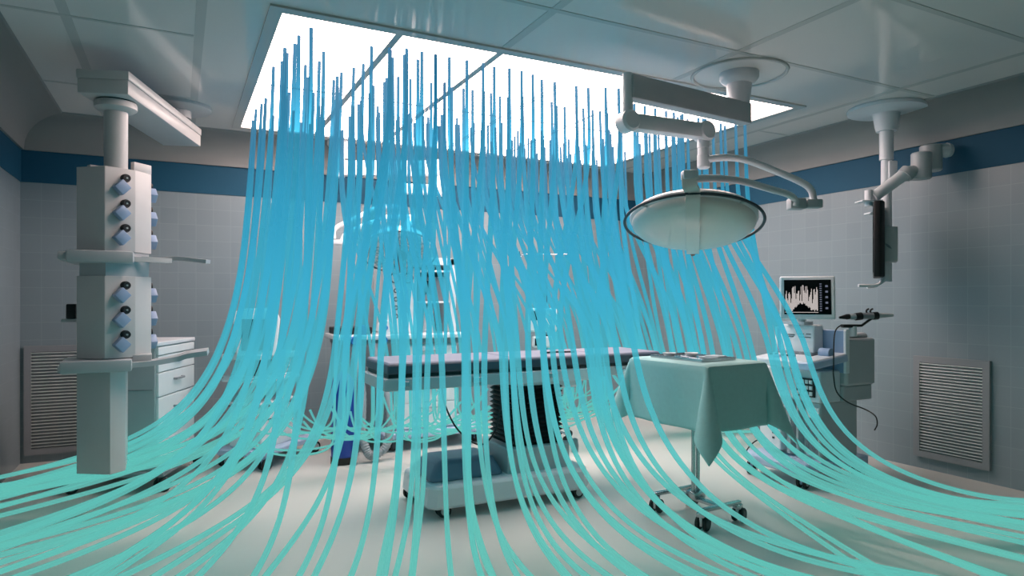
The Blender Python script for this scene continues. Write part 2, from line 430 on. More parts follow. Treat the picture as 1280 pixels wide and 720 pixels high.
m = MB(); m.lathe(hc - near * .40 + n * .03, n, [(0, 0), (.016, 0), (.018, .02), (.014, .05), (0, .052)], 16); m.build('handle', orange, ol)

# far light, seen from below
fl = P(426, 177, 6.5); fx, fy = fl.x, fl.y
ol = thing('surgical_light', 'smaller surgical light whose dotted round lens faces out, near the back wall', 'surgical light', (fx, fy, HC), 'ceiling surgical lights')
MB().lathe((fx, fy, HC), (0, 0, -1), [(0, 0), (.13, 0), (.13, .035), (.115, .055), (.085, .075), (.08, .13), (.072, .17), (0, .17)], 36).build('ceiling_mount', white, ol)
a = P(424, 212, 6.45); b = P(549, 212, 6.45); a.z = b.z = 2.675
dv = (b - a).normalized()
m = MB(); m.box((a + b) / 2, ((b - a).length + .06, .09, .145), math.atan2(dv.y, dv.x), .012); m.build('upper_arm', white, ol)
MB().lathe((a.x, a.y, 2.80), (0, 0, -1), [(.055, 0), (.055, .21)], 24).build('mount_post', white, ol)
MB().lathe((b.x, b.y, 2.76), (0, 0, -1), [(.024, 0), (.034, .006), (.034, .33), (.02, .34)], 24).build('elbow_post', white, ol)
c2 = P(503, 238, 6.4); c2.z = 2.467; b2_ = Vector((b.x, b.y, 2.467)); dv2 = (c2 - b2_).normalized()
m = MB(); m.box((b2_ + c2) / 2, ((c2 - b2_).length, .09, .10), math.atan2(dv2.y, dv2.x), .02)
for q in (b2_, c2): m.lathe(q + Vector((dv2.y, -dv2.x, 0)) * -.05, (dv2.y, -dv2.x, 0), [(0, -.005), (.05, -.005), (.064, .01), (.064, .09), (.05, .105), (0, .105)], 28)
m.build('lower_arm', white, ol)
MB().lathe((c2.x, c2.y, 2.467), (0, 0, -1), [(.04, 0), (.04, .20), (.03, .21)], 24).build('drop_post', white, ol)
MB().tube(smoothpts([P(502, 258, 6.4), P(473, 259, 6.4), P(448, 271, 6.35), P(420, 285, 6.3), P(417, 298, 6.3)], 6), .022, 12).build('yoke_arm', white, ol)
MB().tube(smoothpts([P(517, 271, 6.4), P(490, 271, 6.4), P(476, 274, 6.35), P(436, 290, 6.3), P(427, 302, 6.3)], 6), .022, 12).build('yoke_arm', white, ol)
m = MB(); m.box(P(420, 303, 6.3), (.16, .07, .045), -YAW, .008); m.build('yoke_hinge', white2, ol)
hc = P(499, 315, 6.1); away = Vector((hc.x, hc.y, 0)).normalized()
n = -away * math.sin(math.radians(30)) - Vector((0, 0, 1)) * math.cos(math.radians(30))
n, u, v = rot_axes(n)
RR = 46 * 6.1 / FPX
m = MB(); m.lathe(hc, -n, [(0, -.02), (RR * .85, -.02), (RR * .92, .0), (RR * .92, .03), (RR * .8, .10), (RR * .5, .15), (0, .165)], 56); m.build('lamp_dome', white, ol)
m = MB(); 
m.lathe(hc + n * .018, n, [(0, 0), (RR * .84, 0), (RR * .82, .006), (0, .008)], 48)
for ring_ in range(1, 7):
    rr = RR * .82 * ring_ / 6.6; cnt = int(6 * ring_)
    for i in range(cnt):
        an = 2 * PI * i / cnt + ring_ * .3
        m.lathe(hc + n * .024 + (u * math.cos(an) + v * math.sin(an)) * rr, n, [(.021, 0), (.019, .010), (.010, .014), (0, .008)], 10, True)
m.build('lens', lens_m, ol)
MB().torus(hc + n * .01, n, RR, .008, 64).build('bumper_ring', dark, ol)
for an in (0, PI / 2, PI, 3 * PI / 2):
    q = u * math.cos(an) + v * math.sin(an)
    MB().tube([hc + q * RR * .9 + n * .005, hc + q * RR + n * .01], .008, 8).build('ring_spoke', grey, ol)
MB().lathe(hc + n * .02, n, [(.075, 0), (.075, .03), (.03, .04), (.024, .16), (.03, .165), (.03, .19), (0, .195)], 24).build('handle', dark, ol)
m = MB(); m.tube(smoothpts([P(514, 270, 6.42), P(511, 280, 6.35), P(506, 292, 6.3)], 4), .02, flat=(.08, .03)); m.build('carrier_strap', white, ol)

# ------------------------------------------------------------------ monitor pendant (right)
dsk = P(1108, 136, 5.36)
mp = thing('monitor_arm', 'white ceiling pole with jointed arm and flat black monitor seen edge-on by right wall', 'monitor arm', (dsk.x, dsk.y, HC))
MB().lathe((dsk.x, dsk.y, HC), (0, 0, -1), [(0, 0), (.285, 0), (.29, .012), (.285, .03), (.12, .04), (.10, .05), (.085, .15), (.075, .19), (0, .19)], 48).build('ceiling_plate', white2, mp)
zc = lambda py, d=5.36: EYE + (374 - py) / FPX * d
MB().lathe((dsk.x, dsk.y, HC - .17), (0, 0, -1), [(.052, 0), (.052, HC - .17 - zc(200)), (.04, HC - .165 - zc(200)), (.04, HC - .17 - zc(352))], 24).build('pole', white2, mp)
def PP(px, py, d=5.30): return P(px, py, d)
m = MB(); m.cyl(PP(1091, 247, 5.16), PP(1132, 217, 5.16), .042, .048, 20); m.build('spring_arm', white2, mp)
m = MB(); m.cyl(PP(1130, 220, 5.16), PP(1136, 214, 5.16), .06, None, 20); m.cyl(PP(1134, 216, 5.16), PP(1150, 213, 5.16), .05, None, 20); m.build('arm_joint', grey, mp)
for i, (px0, px1, ya, yb, dd) in enumerate(((1140, 1163, 191, 224, 5.16), (1151, 1176, 182, 214, 5.2))):
    q = PP((px0 + px1) / 2, (ya + yb) / 2, dd); r = (px1 - px0) / 2 * dd / FPX; hgt = (yb - ya) * dd / FPX
    MB().lathe(q - Vector((0, 0, hgt / 2)), (0, 0, 1), [(r * .9, 0), (r, .008), (r, hgt - .008), (r * .9, hgt)], 24).build('swivel_block', grey, mp)
m = MB(); m.cyl(PP(1162, 189, 5.2), PP(1184, 188, 5.2), .054, None, 22); m.cyl(PP(1183, 188, 5.2), PP(1188, 188, 5.2), .058, .05, 22); m.build('arm_end_cap', white2, mp)
m = MB(); m.box(PP(1114, 214, 5.34), (.07, .07, .16), -YAW, .01); m.build('cable_box', white2, mp)
m = MB(); m.cyl(PP(1086, 238, 5.16), PP(1086, 258, 5.16), .03); m.box(PP(1086, 252, 5.16), (.16, .12, .012), -YAW, .004); m.box(PP(1090, 267, 5.2), (.08, .1, .014), -YAW, .004); m.build('tilt_hinge', white2, mp)
q = PP(1098, 301, 5.2)
mo = MB(frame(q, -YAW - math.radians(28))); mo.prism([(-.035, -.22), (-.035, .25), (.012, .25), (.04, .20), (.04, -.17), (.012, -.22)], -.29, .29, .01); mo_ = mo.build('monitor', black, mp)
MB(frame(q, -YAW - math.radians(28))).b2(-.040, -.034, -.19, .22, -.255, .255).build('screen', screen_m, mo_)
m = MB(frame(q, -YAW - math.radians(28))); m.prism([(.04, -.10), (.13, -.08), (.13, .12), (.04, .12)], -.17, .10, .008); m.build('rear_housing', grey, mp)
m = MB(); m.tube(smoothpts([PP(1107, 332, 5.1), PP(1106, 348, 5.08), PP(1097, 356, 5.05), PP(1087, 357, 5.05), PP(1073, 357, 5.05)], 5), .012, 10); m.tube(smoothpts([PP(1102, 340, 5.22), PP(1101, 352, 5.2), PP(1094, 358, 5.2), PP(1084, 359, 5.2)], 5), .010, 10); m.build('handle', white2, mp)
m = MB(); m.tube(smoothpts([PP(1104, 298, 5.16), PP(1110, 305, 5.1), PP(1118, 311, 5.1)], 4), .014, flat=(.05, .02)); m.build('mount_bracket', mid, mp)

# ------------------------------------------------------------------ operating table
ot = thing('operating_table', 'operating table with grey padded top, black bellows pedestal and wheeled base', 'operating table', (2.0, 4.23, 0))
TX0, TX1, TY0, TY1, TZ = 1.15, 3.27, 3.97, 4.50, 1.005
# mattress in three pads
def pad(x0, x1, nm, r=.03, rl=0, rr=0):
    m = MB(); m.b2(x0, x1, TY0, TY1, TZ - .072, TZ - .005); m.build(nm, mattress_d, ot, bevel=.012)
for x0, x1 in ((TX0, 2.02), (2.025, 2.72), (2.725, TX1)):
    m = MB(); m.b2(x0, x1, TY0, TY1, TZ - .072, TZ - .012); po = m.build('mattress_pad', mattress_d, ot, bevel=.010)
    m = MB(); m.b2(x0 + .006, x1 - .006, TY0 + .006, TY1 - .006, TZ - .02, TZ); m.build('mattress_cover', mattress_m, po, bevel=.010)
m = MB(); m.b2(TX0 + .01, TX1 - .01, TY0 + .02, TY1 - .02, TZ - .095, TZ - .072); m.build('pad_tray', black, ot)
for y0, y1 in ((TY0 - .005, TY0 + .03), (TY1 - .03, TY1 + .005)):
    m = MB(); m.b2(TX0 - .02, 1.98, y0, y1, TZ - .175, TZ - .098); m.build('side_frame', grey, ot, bevel=.006)
    m = MB(); m.b2(1.985, 2.70, y0 - .004, y1 + .004, TZ - .18, TZ - .098); m.build('side_frame', white2, ot, bevel=.006)
    m = MB(); m.b2(2.705, TX1 - .03, y0, y1, TZ - .16, TZ - .098); m.build('side_frame', grey, ot, bevel=.006)
m = MB(); m.b2(TX0 - .02, TX0 + .05, TY0 + .03, TY1 - .03, TZ - .175, TZ - .098); m.build('end_frame', grey, ot, bevel=.006)
m = MB(); m.b2(TX1 - .08, TX1 - .03, TY0 + .03, TY1 - .03, TZ - .16, TZ - .098); m.build('end_frame', grey, ot, bevel=.006)
for x in (1.25, 1.75, 2.3, 2.9):
    m = MB(); m.b2(x - .035, x + .035, TY0 - .02, TY0 - .004, TZ - .15, TZ - .115); m.build('rail_clamp', steel, ot, bevel=.004)
m = MB(); m.prism([(2.02, 4.04), (2.66, 4.04), (2.66, 4.43), (2.02, 4.43)], .84, TZ - .095); m.prism([(2.10, 4.05), (2.60, 4.05), (2.60, 4.42), (2.10, 4.42)], .765, .84, 0); m.build('table_housing', white2, ot, bevel=.02)
# bellows
m = MB(); nb = 13; prf = []
bx0, bx1, by0, by1 = 2.05, 2.44, 4.03, 4.43
prevring = None; rings = []
for i in range(nb * 2 + 1):
    z = .36 + (.80 - .36) * i / (nb * 2); ins = 0 if i % 2 else .022
    pts = [(bx0 + ins, by0 + ins), (bx1 - ins, by0 + ins), (bx1 - ins, by1 - ins), (bx0 + ins, by1 - ins)]
    rings.append([m._v((p[0], p[1], z)) for p in pts])
for A, B in zip(rings, rings[1:]):
    for i in range(4): m.bm.faces.new((A[i], A[(i + 1) % 4], B[(i + 1) % 4], B[i]))
m.bm.faces.new(rings[0][::-1]); m.bm.faces.new(rings[-1])
m.build('bellows', black, ot, smooth=False)
m = MB(); m.b2(1.99, 2.48, 4.0, 4.46, .20, .385); m.build('pedestal_housing', grey, ot, bevel=.012)
bp = [(1.40, 3.97), (1.45, 3.92), (2.55, 3.90), (2.62, 3.97), (2.62, 4.47), (2.55, 4.54), (1.45, 4.54), (1.40, 4.48)]
m = MB(); m.prism(bp, .065, .215, 0, .97); m.build('base', white2, ot, bevel=.022)
hp = [(1.44, 3.99), (1.98, 3.99), (1.98, 4.47), (1.44, 4.47)]
m = MB()
lo = [(1.43, 4.0, .213), (1.98, 4.0, .213), (1.98, 4.47, .213), (1.43, 4.47, .213)]; hi = [(1.53, 4.10, .335), (1.93, 4.10, .335), (1.93, 4.40, .335), (1.53, 4.40, .335)]
A = [m._v(p) for p in lo]; B = [m._v(p) for p in hi]
for i in range(4): m.bm.faces.new((A[i], A[(i + 1) % 4], B[(i + 1) % 4], B[i]))
m.bm.faces.new(A[::-1]); m.bm.faces.new(B)
m.build('base_cover', mat('blue_grey_cover', (112, 124, 144), .4), ot, bevel=.035)
for x, y, yw in ((1.44, 4.46, .3), (1.50, 3.99, .0), (2.49, 3.96, .1), (2.52, 4.47, .2)):
    caster(ot, (x, y), yw, .046, dark, grey)
m = MB(); m.cyl((2.48, 4.1, .37), (2.56, 4.06, .36), .012); m.lathe((2.56, 4.06, .29), (0, 0, 1), [(0, 0), (.025, .005), (.03, .05), (.022, .10), (0, .11)], 16); m.build('brake_lever', grey, ot)
cp = smoothpts([P(552, 476, 4.35), P(556, 505, 4.35), P(573, 538, 4.3), P(600, 556, 4.28), P(618, 540, 4.3), P(625, 510, 4.35), P(626, 486, 4.4)], 8)
MB().tube(cp, .006, 8).build('control_cable', cable_m, ot)
cp = smoothpts([(2.35, 4.2, TZ + .006), (2.42, 4.17, TZ + .008), (2.5, 4.2, TZ + .006), (2.62, 4.16, TZ + .006)], 6)
tag(MB().tube(cp, .007, 8).build('cable', cable_m, None, (2.35, 4.2, TZ)), 'short black cable lying on the grey operating table top', 'cable')

# ------------------------------------------------------------------ draped instrument table
gt = thing('instrument_stand', 'small wheeled steel stand under the green cloth', 'trolley table', (2.96, 3.25, 0))
ga = math.radians(4)
gf = frame((2.96, 3.25, 0), ga)
HX, HY, GZ = .245, .325, 1.015
m = MB(gf); m.b2(-HX + .012, HX - .012, -HY + .012, HY - .012, GZ - .03, GZ - .006); m.build('tabletop', steel, gt, bevel=.004)
m = MB(gf); m.cyl((-.02, 0, .16), (-.02, 0, GZ - .03), .013); m.cyl((.02, 0, .16), (.02, 0, GZ - .03), .013); m.build('post', steel, gt)
m = MB(gf); m.box((0, 0, .15), (.10, .08, .05), None, .008); m.box((0, 0, .125), (.045, .42, .025), None, .006); m.box((0, .20, .125), (.36, .03, .025), None, .006); m.box((0, -.20, .125), (.36, .03, .025), None, .006); m.build('base_frame', steel, gt)
for x, y in ((-.16, -.20), (.16, -.20), (-.16, .20), (.16, .20)):
    q = gf @ Vector((x, y, 0)); caster(gt, (q.x, q.y), .4, .045, steel, dark)
# cloth
m = MB(gf); O = .40; N = 64; NU = 72
import itertools
def clothpt(s, t):
    dx = max(0, abs(s) - HX); dy = max(0, abs(t) - HY)
    sx = 1 if s > 0 else -1; sy = 1 if t > 0 else -1
    cx = max(-HX, min(HX, s)); cy = max(-HY, min(HY, t))
    r = math.hypot(dx, dy)
    if r == 0: return (cx, cy, GZ)
    R0 = .02                      # soft fold over the edge
    if r < R0 * PI / 2: out = R0 * math.sin(r / R0); drop = R0 * (1 - math.cos(r / R0))
    else: out = R0; drop = r - R0 * PI / 2 + R0
    if dx > 0 and dy > 0:
        th = math.atan2(dy, dx) / (PI / 2)              # 0..1 : the corner hangs as a hollow cone
        ph_ = (2 * th - 1) * PI; rho = .17 * max(0, drop - .02) * (1 if sx * sy > 0 else .92)
        dg = Vector((sx, sy, 0)).normalized(); pr = Vector((-sy * 1.0, sx, 0)).normalized() * (sx * sy)
        q = dg * (rho * (1 + math.cos(ph_)) * 1.15) + pr * (rho * math.sin(ph_))
        dxn = math.cos(th * PI / 2); dyn = math.sin(th * PI / 2)
        return (cx + sx * out * dxn + q.x, cy + sy * out * dyn + q.y, GZ - drop * .97)
    wv = .010 * (drop / O)
    if dx > 0:
        e = t / HY
        return (cx + sx * (out + .05 * drop + wv * math.sin(t * 15 + 1)), cy, GZ - drop)
    return (cx + wv * 0, cy + sy * (out + .05 * drop + wv * math.sin(s * 17 + 2)), GZ - drop)
us = [-HX - O + (2 * (HX + O)) * i / N for i in range(N + 1)]; vs = [-HY - O + (2 * (HY + O)) * j / NU for j in range(NU + 1)]
g = [[m._v(clothpt(a, b)) for b in vs] for a in us]
for i in range(N):
    for j in range(NU): m.bm.faces.new((g[i][j], g[i + 1][j], g[i + 1][j + 1], g[i][j + 1]))
bmesh.ops.smooth_vert(m.bm, verts=m.bm.verts, factor=.5, use_axis_x=True, use_axis_y=True, use_axis_z=True)
o = m.build('surgical_drape', cloth_m, None, (2.96, 3.25, GZ))
md = o.modifiers.new('thick', 'SOLIDIFY'); md.thickness = .003; md.offset = 1
for p in o.data.polygons: p.use_smooth = True
tag(o, 'green surgical cloth draped over the small wheeled stand, corners hanging in points', 'cloth')
# tray with instruments
tf = gf @ Matrix.Translation((-.01, .02, GZ + .004)) @ Matrix.Rotation(math.radians(2), 4, 'Z')
tr = thing('instrument_tray', 'flat steel tray lying on the green draped table', 'tray', tuple(tf @ Vector((0, 0, 0))))
m = MB(tf); m.b2(-.15, .15, -.21, .21, 0, .006); m.build('tray_bottom', steel, tr)
m = MB(tf)
for x0, x1, y0, y1 in ((-.155, -.147, -.215, .215), (.147, .155, -.215, .215), (-.147, .147, -.215, -.207), (-.147, .147, .207, .215)): m.b2(x0, x1, y0, y1, 0, .018)
m.build('rim', steel, tr)
def kid(name, label, cat, x, y, r, kind):
    f2 = tf @ Matrix.Translation((x, y, .0065)) @ Matrix.Rotation(r, 4, 'Z')
    m = MB(f2)
    if kind == 'cloth': m.b2(-.055, .055, -.07, .07, 0, .012, .004).b2(-.05, .05, -.065, .03, .012, .02, .004); mm = white
    elif kind == 'dish': m.lathe((0, 0, 0), (0, 0, 1), [(0, 0), (.03, 0), (.042, .022), (.044, .022), (.044, .024), (.04, .022), (.028, .004), (0, .004)], 24); mm = white
    elif kind == 'scissors':
        m.tube([(-.07, .004, .006), (.0, 0, .006), (.07, -.012, .006)], .004, 6).tube([(-.07, -.004, .007), (0, 0, .007), (.07, .012, .007)], .004, 6)
        m.torus((.088, -.018, .006), (0, 0, 1), .018, .003, 16, 6).torus((.088, .018, .007), (0, 0, 1), .018, .003, 16, 6); mm = steel
    else:
        m.tube([(-.08, 0, .005), (-.02, .003, .005), (.08, .0, .005)], [.002, .005, .004], 6); mm = steel
    q = f2 @ Vector((0, 0, 0))
    tag(m.build(name, mm, None, tuple(q)), label, cat, 'instruments on the steel tray')
kid('folded_gauze', 'folded white gauze on the right half of the steel tray', 'gauze', .06, -.12, .1, 'cloth')
kid('dish', 'small white dish at the far left of the steel tray', 'dish', -.07, .13, 0, 'dish')
kid('dish', 'small white dish near the middle of the steel tray', 'dish', .06, .06, 0, 'dish')
kid('surgical_scissors', 'steel surgical scissors lying between dishes and gauze on the tray', 'scissors', -.05, -.01, 1.2, 'scissors')
kid('scalpel', 'thin steel scalpel on the near edge of the tray', 'scalpel', -.09, -.12, 1.4, 'scalpel')

# ------------------------------------------------------------------ ultrasound cart
uc = thing('ultrasound_cart', 'white and blue-grey ultrasound cart on castors with monitor, by the right wall', 'ultrasound machine', (4.45, 3.6, 0))
m = MB(); m.b2(4.50, 4.84, 3.31, 3.95, .74, 1.10); m.prism([(4.56, 3.33), (4.80, 3.33), (4.80, 3.93), (4.56, 3.93)], 1.10, 1.14, 0, .94); m.build('upper_body', grey, uc, bevel=.03)
m = MB(); m.b2(4.485, 4.502, 3.32, 3.94, .84, 1.165); m.build('front_panel', bluegrey, uc, bevel=.006)
for y0, y1 in ((3.30, 3.322), (3.938, 3.96)):
    m = MB(); m.b2(4.478, 4.52, y0, y1, .84, 1.17); m.build('panel_trim', white, uc, bevel=.004)
m = MB(); m.b2(4.27, 4.50, 3.36, 3.90, .62, .86); m.build('middle_body', white2, uc, bevel=.012)
m = MB(); m.b2(4.30, 4.72, 3.38, 3.88, .18, .62); m.build('lower_body', grey, uc, bevel=.012)
m = MB(); m.b2(4.50, 4.84, 3.34, 3.92, .62, .74); m.build('body_side', grey, uc, bevel=.012)
m = MB(); m.b2(4.255, 4.275, 3.40, 3.56, .66, .80); kp = m.build('connector_panel', black, uc, bevel=.003)
for i in range(4):
    for j in range(3):
        MB().b2(4.248, 4.257, 3.415 + i * .037, 3.44 + i * .037, .672 + j * .044, .70 + j * .044).build('connector', white, kp)
m = MB(); m.lathe((4.262, 3.86, .80), (-1, 0, 0), [(.03, 0), (.03, .02), (.012, .05), (0, .05)], 16); m.build('probe_plug', black, uc)
m = MB(); m.b2(4.286, 4.302, 3.385, 3.50, .21, .58); vp = m.build('vent_panel', white, uc, bevel=.003)
m = MB()
for i in range(9): m.b2(4.280, 4.288, 3.392 + i * .0118, 3.397 + i * .0118, .23, .50)
m.build('vent_grille', mid, vp)
m = MB(); m.b2(4.24, 4.30, 3.60, 3.64, .20, .62).b2(4.24, 4.30, 3.53, 3.55, .20, .62); m.build('front_post', grey, uc, bevel=.005)
m = MB(); m.b2(4.20, 4.30, 3.66, 3.87, .22, .56); bx = m.build('drive_box', white, uc, bevel=.01)
m = MB(); 
for i in range(5): m.b2(4.195, 4.202, 3.72, 3.74, .30 + i * .04, .315 + i * .04)
m.build('button', dark, bx)
# keyboard deck
kf = Matrix.Translation((4.30, 3.57, .945)) @ Matrix.Rotation(math.radians(-7), 4, 'Y')
m = MB(kf); m.prism([(-.22, -.20), (-.19, -.27), (.20, -.27), (.20, .27), (-.19, .27), (-.22, .20)], -.035, .025); kd = m.build('keyboard_deck', white2, uc, bevel=.012)
m = MB(kf); m.prism([(-.225, -.275), (.20, -.275), (.20, -.11), (-.225, -.11)], -.04, .018); m.build('deck_side', paleblue, uc, bevel=.012)
m = MB(kf)
for r_ in range(5):
    for c_ in range(12):
        x = .12 - r_ * .027; y = -.08 + c_ * .026
        m.b2(x, x + .02, y, y + .02, .024, .033)
m.build('key', mid, kd)
for c_ in range(5): MB(kf).lathe((-.08, -.02 + c_ * .055, .024), (0, 0, 1), [(.014, 0), (.012, .016), (0, .017)], 14).build('control_knob', dark, kd)
MB(kf).lathe((-.14, .08, .024), (0, 0, 1), [(.035, 0), (.03, .006), (.022, .018), (0, .022)], 20).build('trackball', paleblue, kd)
MB(kf).lathe((.06, -.24, .045), (0, 1, 0), [(.035, 0), (.035, .09)], 20).build('probe_cup', bluegrey, kd)
m = MB(kf); m.b2(-.02, .13, -.13, -.085, .018, .03, .004); m.build('key_strip', dark, kd)
m = MB(); m.b2(4.38, 4.487, 3.50, 3.82, .97, 1.20); m.build('console_box', white, uc, bevel=.012)
m = MB()
for y0, y1, z in ((3.69, 3.79, 1.10), (3.68, 3.80, 1.115), (3.53, 3.64, 1.10), (3.53, 3.57, 1.125), (3.59, 3.64, 1.125)): m.b2(4.374, 4.381, y0, y1, z, z + .006)
m.build('slot', dark, uc)
# monitor, faces the camera a little to its left
q = P(1009, 372, 5.05)
yw = math.atan2(-.72, -.70)       # facing direction
mf = Matrix.Translation(q) @ Matrix.Rotation(yw + PI / 2, 4, 'Z') @ Matrix.Rotation(math.radians(-7), 4, 'X')
W2, H2 = .195, .165
m = MB(mf); m.b2(-W2, W2, -.012, .03, -H2, H2); mo_ = m.build('monitor', white, uc, bevel=.012)
m = MB(mf); m.b2(-W2 + .03, W2 - .03, -.014, -.010, -H2 + .035, H2 - .03); sc_ = m.build('screen', screen_m, mo_)
m = MB(mf); rnd = random.Random(5)
for i in range(44):
    x = -.155 + i * .0052; e = i / 43
    top = .028 + .048 * math.sin(PI * min(1, e * 1.25) * .8) + rnd.uniform(-.045, .022); 
    bot = -.105 + max(0, .055 * math.sin(PI * min(1, max(0, (e - .22) / .6)))) + rnd.uniform(-.004, .012)
    if rnd.random() < .2: top -= .06
    m.b2(x, x + .0033, -.0158, -.0138, bot, top)
m.b2(-.16, .075, -.0158, -.0138, -.116, -.113)
m.build('waveform', wave_m, sc_)
m = MB(mf)
for i in range(13): m.b2(.085, .10, -.0158, -.0138, -.105 + i * .017, -.098 + i * .017)
for i in range(5): m.b2(.125, .143, -.0158, -.0138, -.09 + i * .042, -.075 + i * .042)
m.build('screen_icon', icon_m, sc_)
m = MB(); m.prism([(4.33, 3.55), (4.43, 3.55), (4.43, 3.75), (4.33, 3.75)], 1.20, 1.225); m.cyl((4.39, 3.65, 1.22), (q.x + .02, q.y + .02, q.z - .11), .035); m.build('monitor_stand', grey, uc)
# base
m = MB(); m.prism([(4.02, 3.44), (4.10, 3.34), (4.80, 3.34), (4.80, 3.92), (4.10, 3.92), (4.02, 3.82)], .115, .185); m.build('base', paleblue, uc, bevel=.012)
for x, y, yw2 in ((4.11, 3.39, .3), (4.10, 3.86, .6), (4.74, 3.40, .2), (4.74, 3.86, .2)): caster(uc, (x, y), yw2, .05, bluegrey, grey)
# probe holder with scope
so = thing('ultrasound_probe', 'grey and black probe lying in the bracket on top of the ultrasound cart', 'probe', (4.68, 3.45, 1.17), None)
sd = 5.0
MB().cyl(P(1049, 397, sd), P(1058, 396, sd), .008, .02, 14).cyl(P(1058, 396, sd), P(1063, 395.5, sd), .022, .018, 14).build('probe_tip', black, so)
MB().cyl(P(1062, 396, sd), P(1078, 395, sd), .021, .024, 16).build('probe_body', grey, so)
MB().cyl(P(1069, 396, sd), P(1077, 395, sd), .029, None, 16).build('grip_ring', black, so)
MB().cyl(P(1077, 395, sd), P(1094, 394.5, sd), .024, .026, 16).build('probe_shaft', mid, so)
MB().cyl(P(1091, 395, sd), P(1097, 394.5, sd), .03, None, 16).build('rear_ring', black, so)
MB().cyl(P(1096, 394.5, sd), P(1116, 394, sd), .022, .012, 16).build('probe_tail', grey, so)
m = MB()
for dx_ in (0, 5): m.tube(smoothpts([P(1086 + dx_, 386, sd), P(1083 + dx_, 388, sd), P(1084 + dx_, 392, sd), P(1088 + dx_, 395, sd)], 4), .007, 8)
m.build('clip', black, so)
m = MB(); m.box(P(1060, 407.5, sd), (.09, .05, .025), -YAW, .006); m.tube([P(1066, 407, sd), P(1077, 407, sd), P(1091, 397, sd)], .01, 8); ho = m.build('probe_bracket', black, uc)
m = MB(); q = P(1066, 412, sd); m.cyl((q.x, q.y, 1.12), (q.x, q.y, q.z + .025), .03, .028, 16); m.build('bracket_post', white2, uc)
cp = smoothpts([P(1052, 406, 4.98), P(1045, 412, 4.96), P(1042.5, 425, 4.88), P(1042, 455, 4.8), P(1042, 470, 4.8), P(1046, 490, 4.8), P(1060, 503, 4.82), P(1082, 512, 4.9), P(1094, 520, 5.0), P(1096.5, 530, 5.02), P(1093, 538, 5.02)], 6)
MB().tube(cp, .005, 8).build('probe_cable', cable_m, uc)
cp = smoothpts([P(956, 548, 5.1), P(945, 551, 5.05), P(936, 559, 5.02), P(931, 568, 5.0)], 6)
MB().tube(cp, .005, 8).build('pedal_cable', cable_m, uc)

# ------------------------------------------------------------------ drawer cart (left, behind the pendant)
dcx = Vector((-.13, 5.46, 0)); da = math.atan2(.93, .37)
df = frame(dcx, da - PI / 2)     # local y runs along the drawer front, local -x along the left side; front faces +x
dc = thing('drawer_cart', 'tall white drawer cart behind the service column at the left wall', 'drawer cart', tuple(dcx))
m = MB(df); m.b2(-.52, -.02, 0, .68, .15, 1.06); m.build('carcass', grey, dc, bevel=.008)
m = MB(df); m.b2(-.54, .0, -.015, .695, 1.055, 1.085); m.build('worktop', white2, dc, bevel=.006)
zs = [.17, .46, .70, .88, .97, 1.05]
zs = [.17, .44, .68, .86, .985, 1.05]
for i in range(len(zs) - 1):
    m = MB(df); m.b2(-.02, .0, .006, .674, zs[i] + .004, zs[i + 1] - .004); dr = m.build('drawer', white, dc, bevel=.004)
    if i < 4:
        m = MB(df); zz = (zs[i] + zs[i + 1]) / 2 + .02
        m.tube([(.0, .27, zz), (.022, .27, zz), (.022, .41, zz), (.0, .41, zz)], .009, 8); m.build('handle', mid, dr)
m = MB(df); m.b2(-.521, -.515, -.006, .0, .15, 1.05).b2(-.50, -.04, -.004, .0, .735, .74); m.build('side_seam', mid, dc)
m = MB(df); m.prism([(-.66, -.06), (.06, -.06), (.06, .75), (-.66, .75)], .115, .15); m.build('base', mid, dc, bevel=.01)
for x, y in ((-.62, -.02), (.02, -.02), (.02, .71), (-.62, .71)):
    q = df @ Vector((x, y, 0)); caster(dc, (q.x, q.y), .5, .052, dark, grey)

# ------------------------------------------------------------------ ventilator cart (left of the table)
va = math.radians(45)
vf = frame((.60, 5.70, 0), va)     # local x along right-back, local y along left-back
vc = thing('ventilator_cart', 'white patient monitor cart with tilted screen and two open shelves, left of operating table', 'monitor cart', (.60, 5.70, 0))
m = MB(vf); m.b2(.05, .50, .04, .36, .165, .52); m.build('drawer_body', white, vc, bevel=.01)
m = MB(vf); m.b2(.045, .505, .035, .365, .395, .403).b2(.045, .505, .035, .365, .505, .512); m.build('drawer_seam', dark, vc)
m = MB(vf); m.b2(.03, .52, .02, .38, .52, .545); m.build('lower_shelf', white2, vc, bevel=.01)
m = MB(vf); m.b2(.40, .50, .20, .36, .54, 1.02); m.build('back_column', grey, vc, bevel=.01)
m = MB(vf); m.b2(.05, .10, .30, .36, .54, 1.02); m.build('back_post', grey, vc, bevel=.01)
arc = lambda x0, x1, y0, y1, r: [(x0 + r, y0), (x1 - r * .5, y0), (x1, y0 + r * .5), (x1, y1), (x0, y1), (x0, y0 + r)]
m = MB(vf); m.prism(arc(.0, .56, .0, .40, .10), .715, .74); m.prism(arc(.01, .55, .01, .39, .10), .74, .765); m.build('tray', white2, vc, bevel=.006)
m = MB(vf); m.b2(.06, .42, .10, .34, .765, .89); m.build('processor_box', dark, vc, bevel=.01)
m = MB(vf); m.b2(.26, .46, .04, .13, .765, .885); cb = m.build('control_box', grey, vc, bevel=.008)
for i in range(3):
    for j in range(3): MB(vf).lathe((.30 + i * .05, .042, .79 + j * .035), (0, -1, 0), [(.012, 0), (.010, .014), (0, .015)], 12).build('control_knob', white, cb)
m = MB(vf); m.prism(arc(.0, .56, .0, .40, .10), .90, .945); m.build('upper_tray', white, vc, bevel=.008)
q = P(321, 417, 5.5); yw = math.radians(-14)
sf = Matrix.Translation(q) @ Matrix.Rotation(-YAW + math.radians(42) - math.radians(24), 4, 'Z') @ Matrix.Rotation(math.radians(-16), 4, 'X')
m = MB(sf)
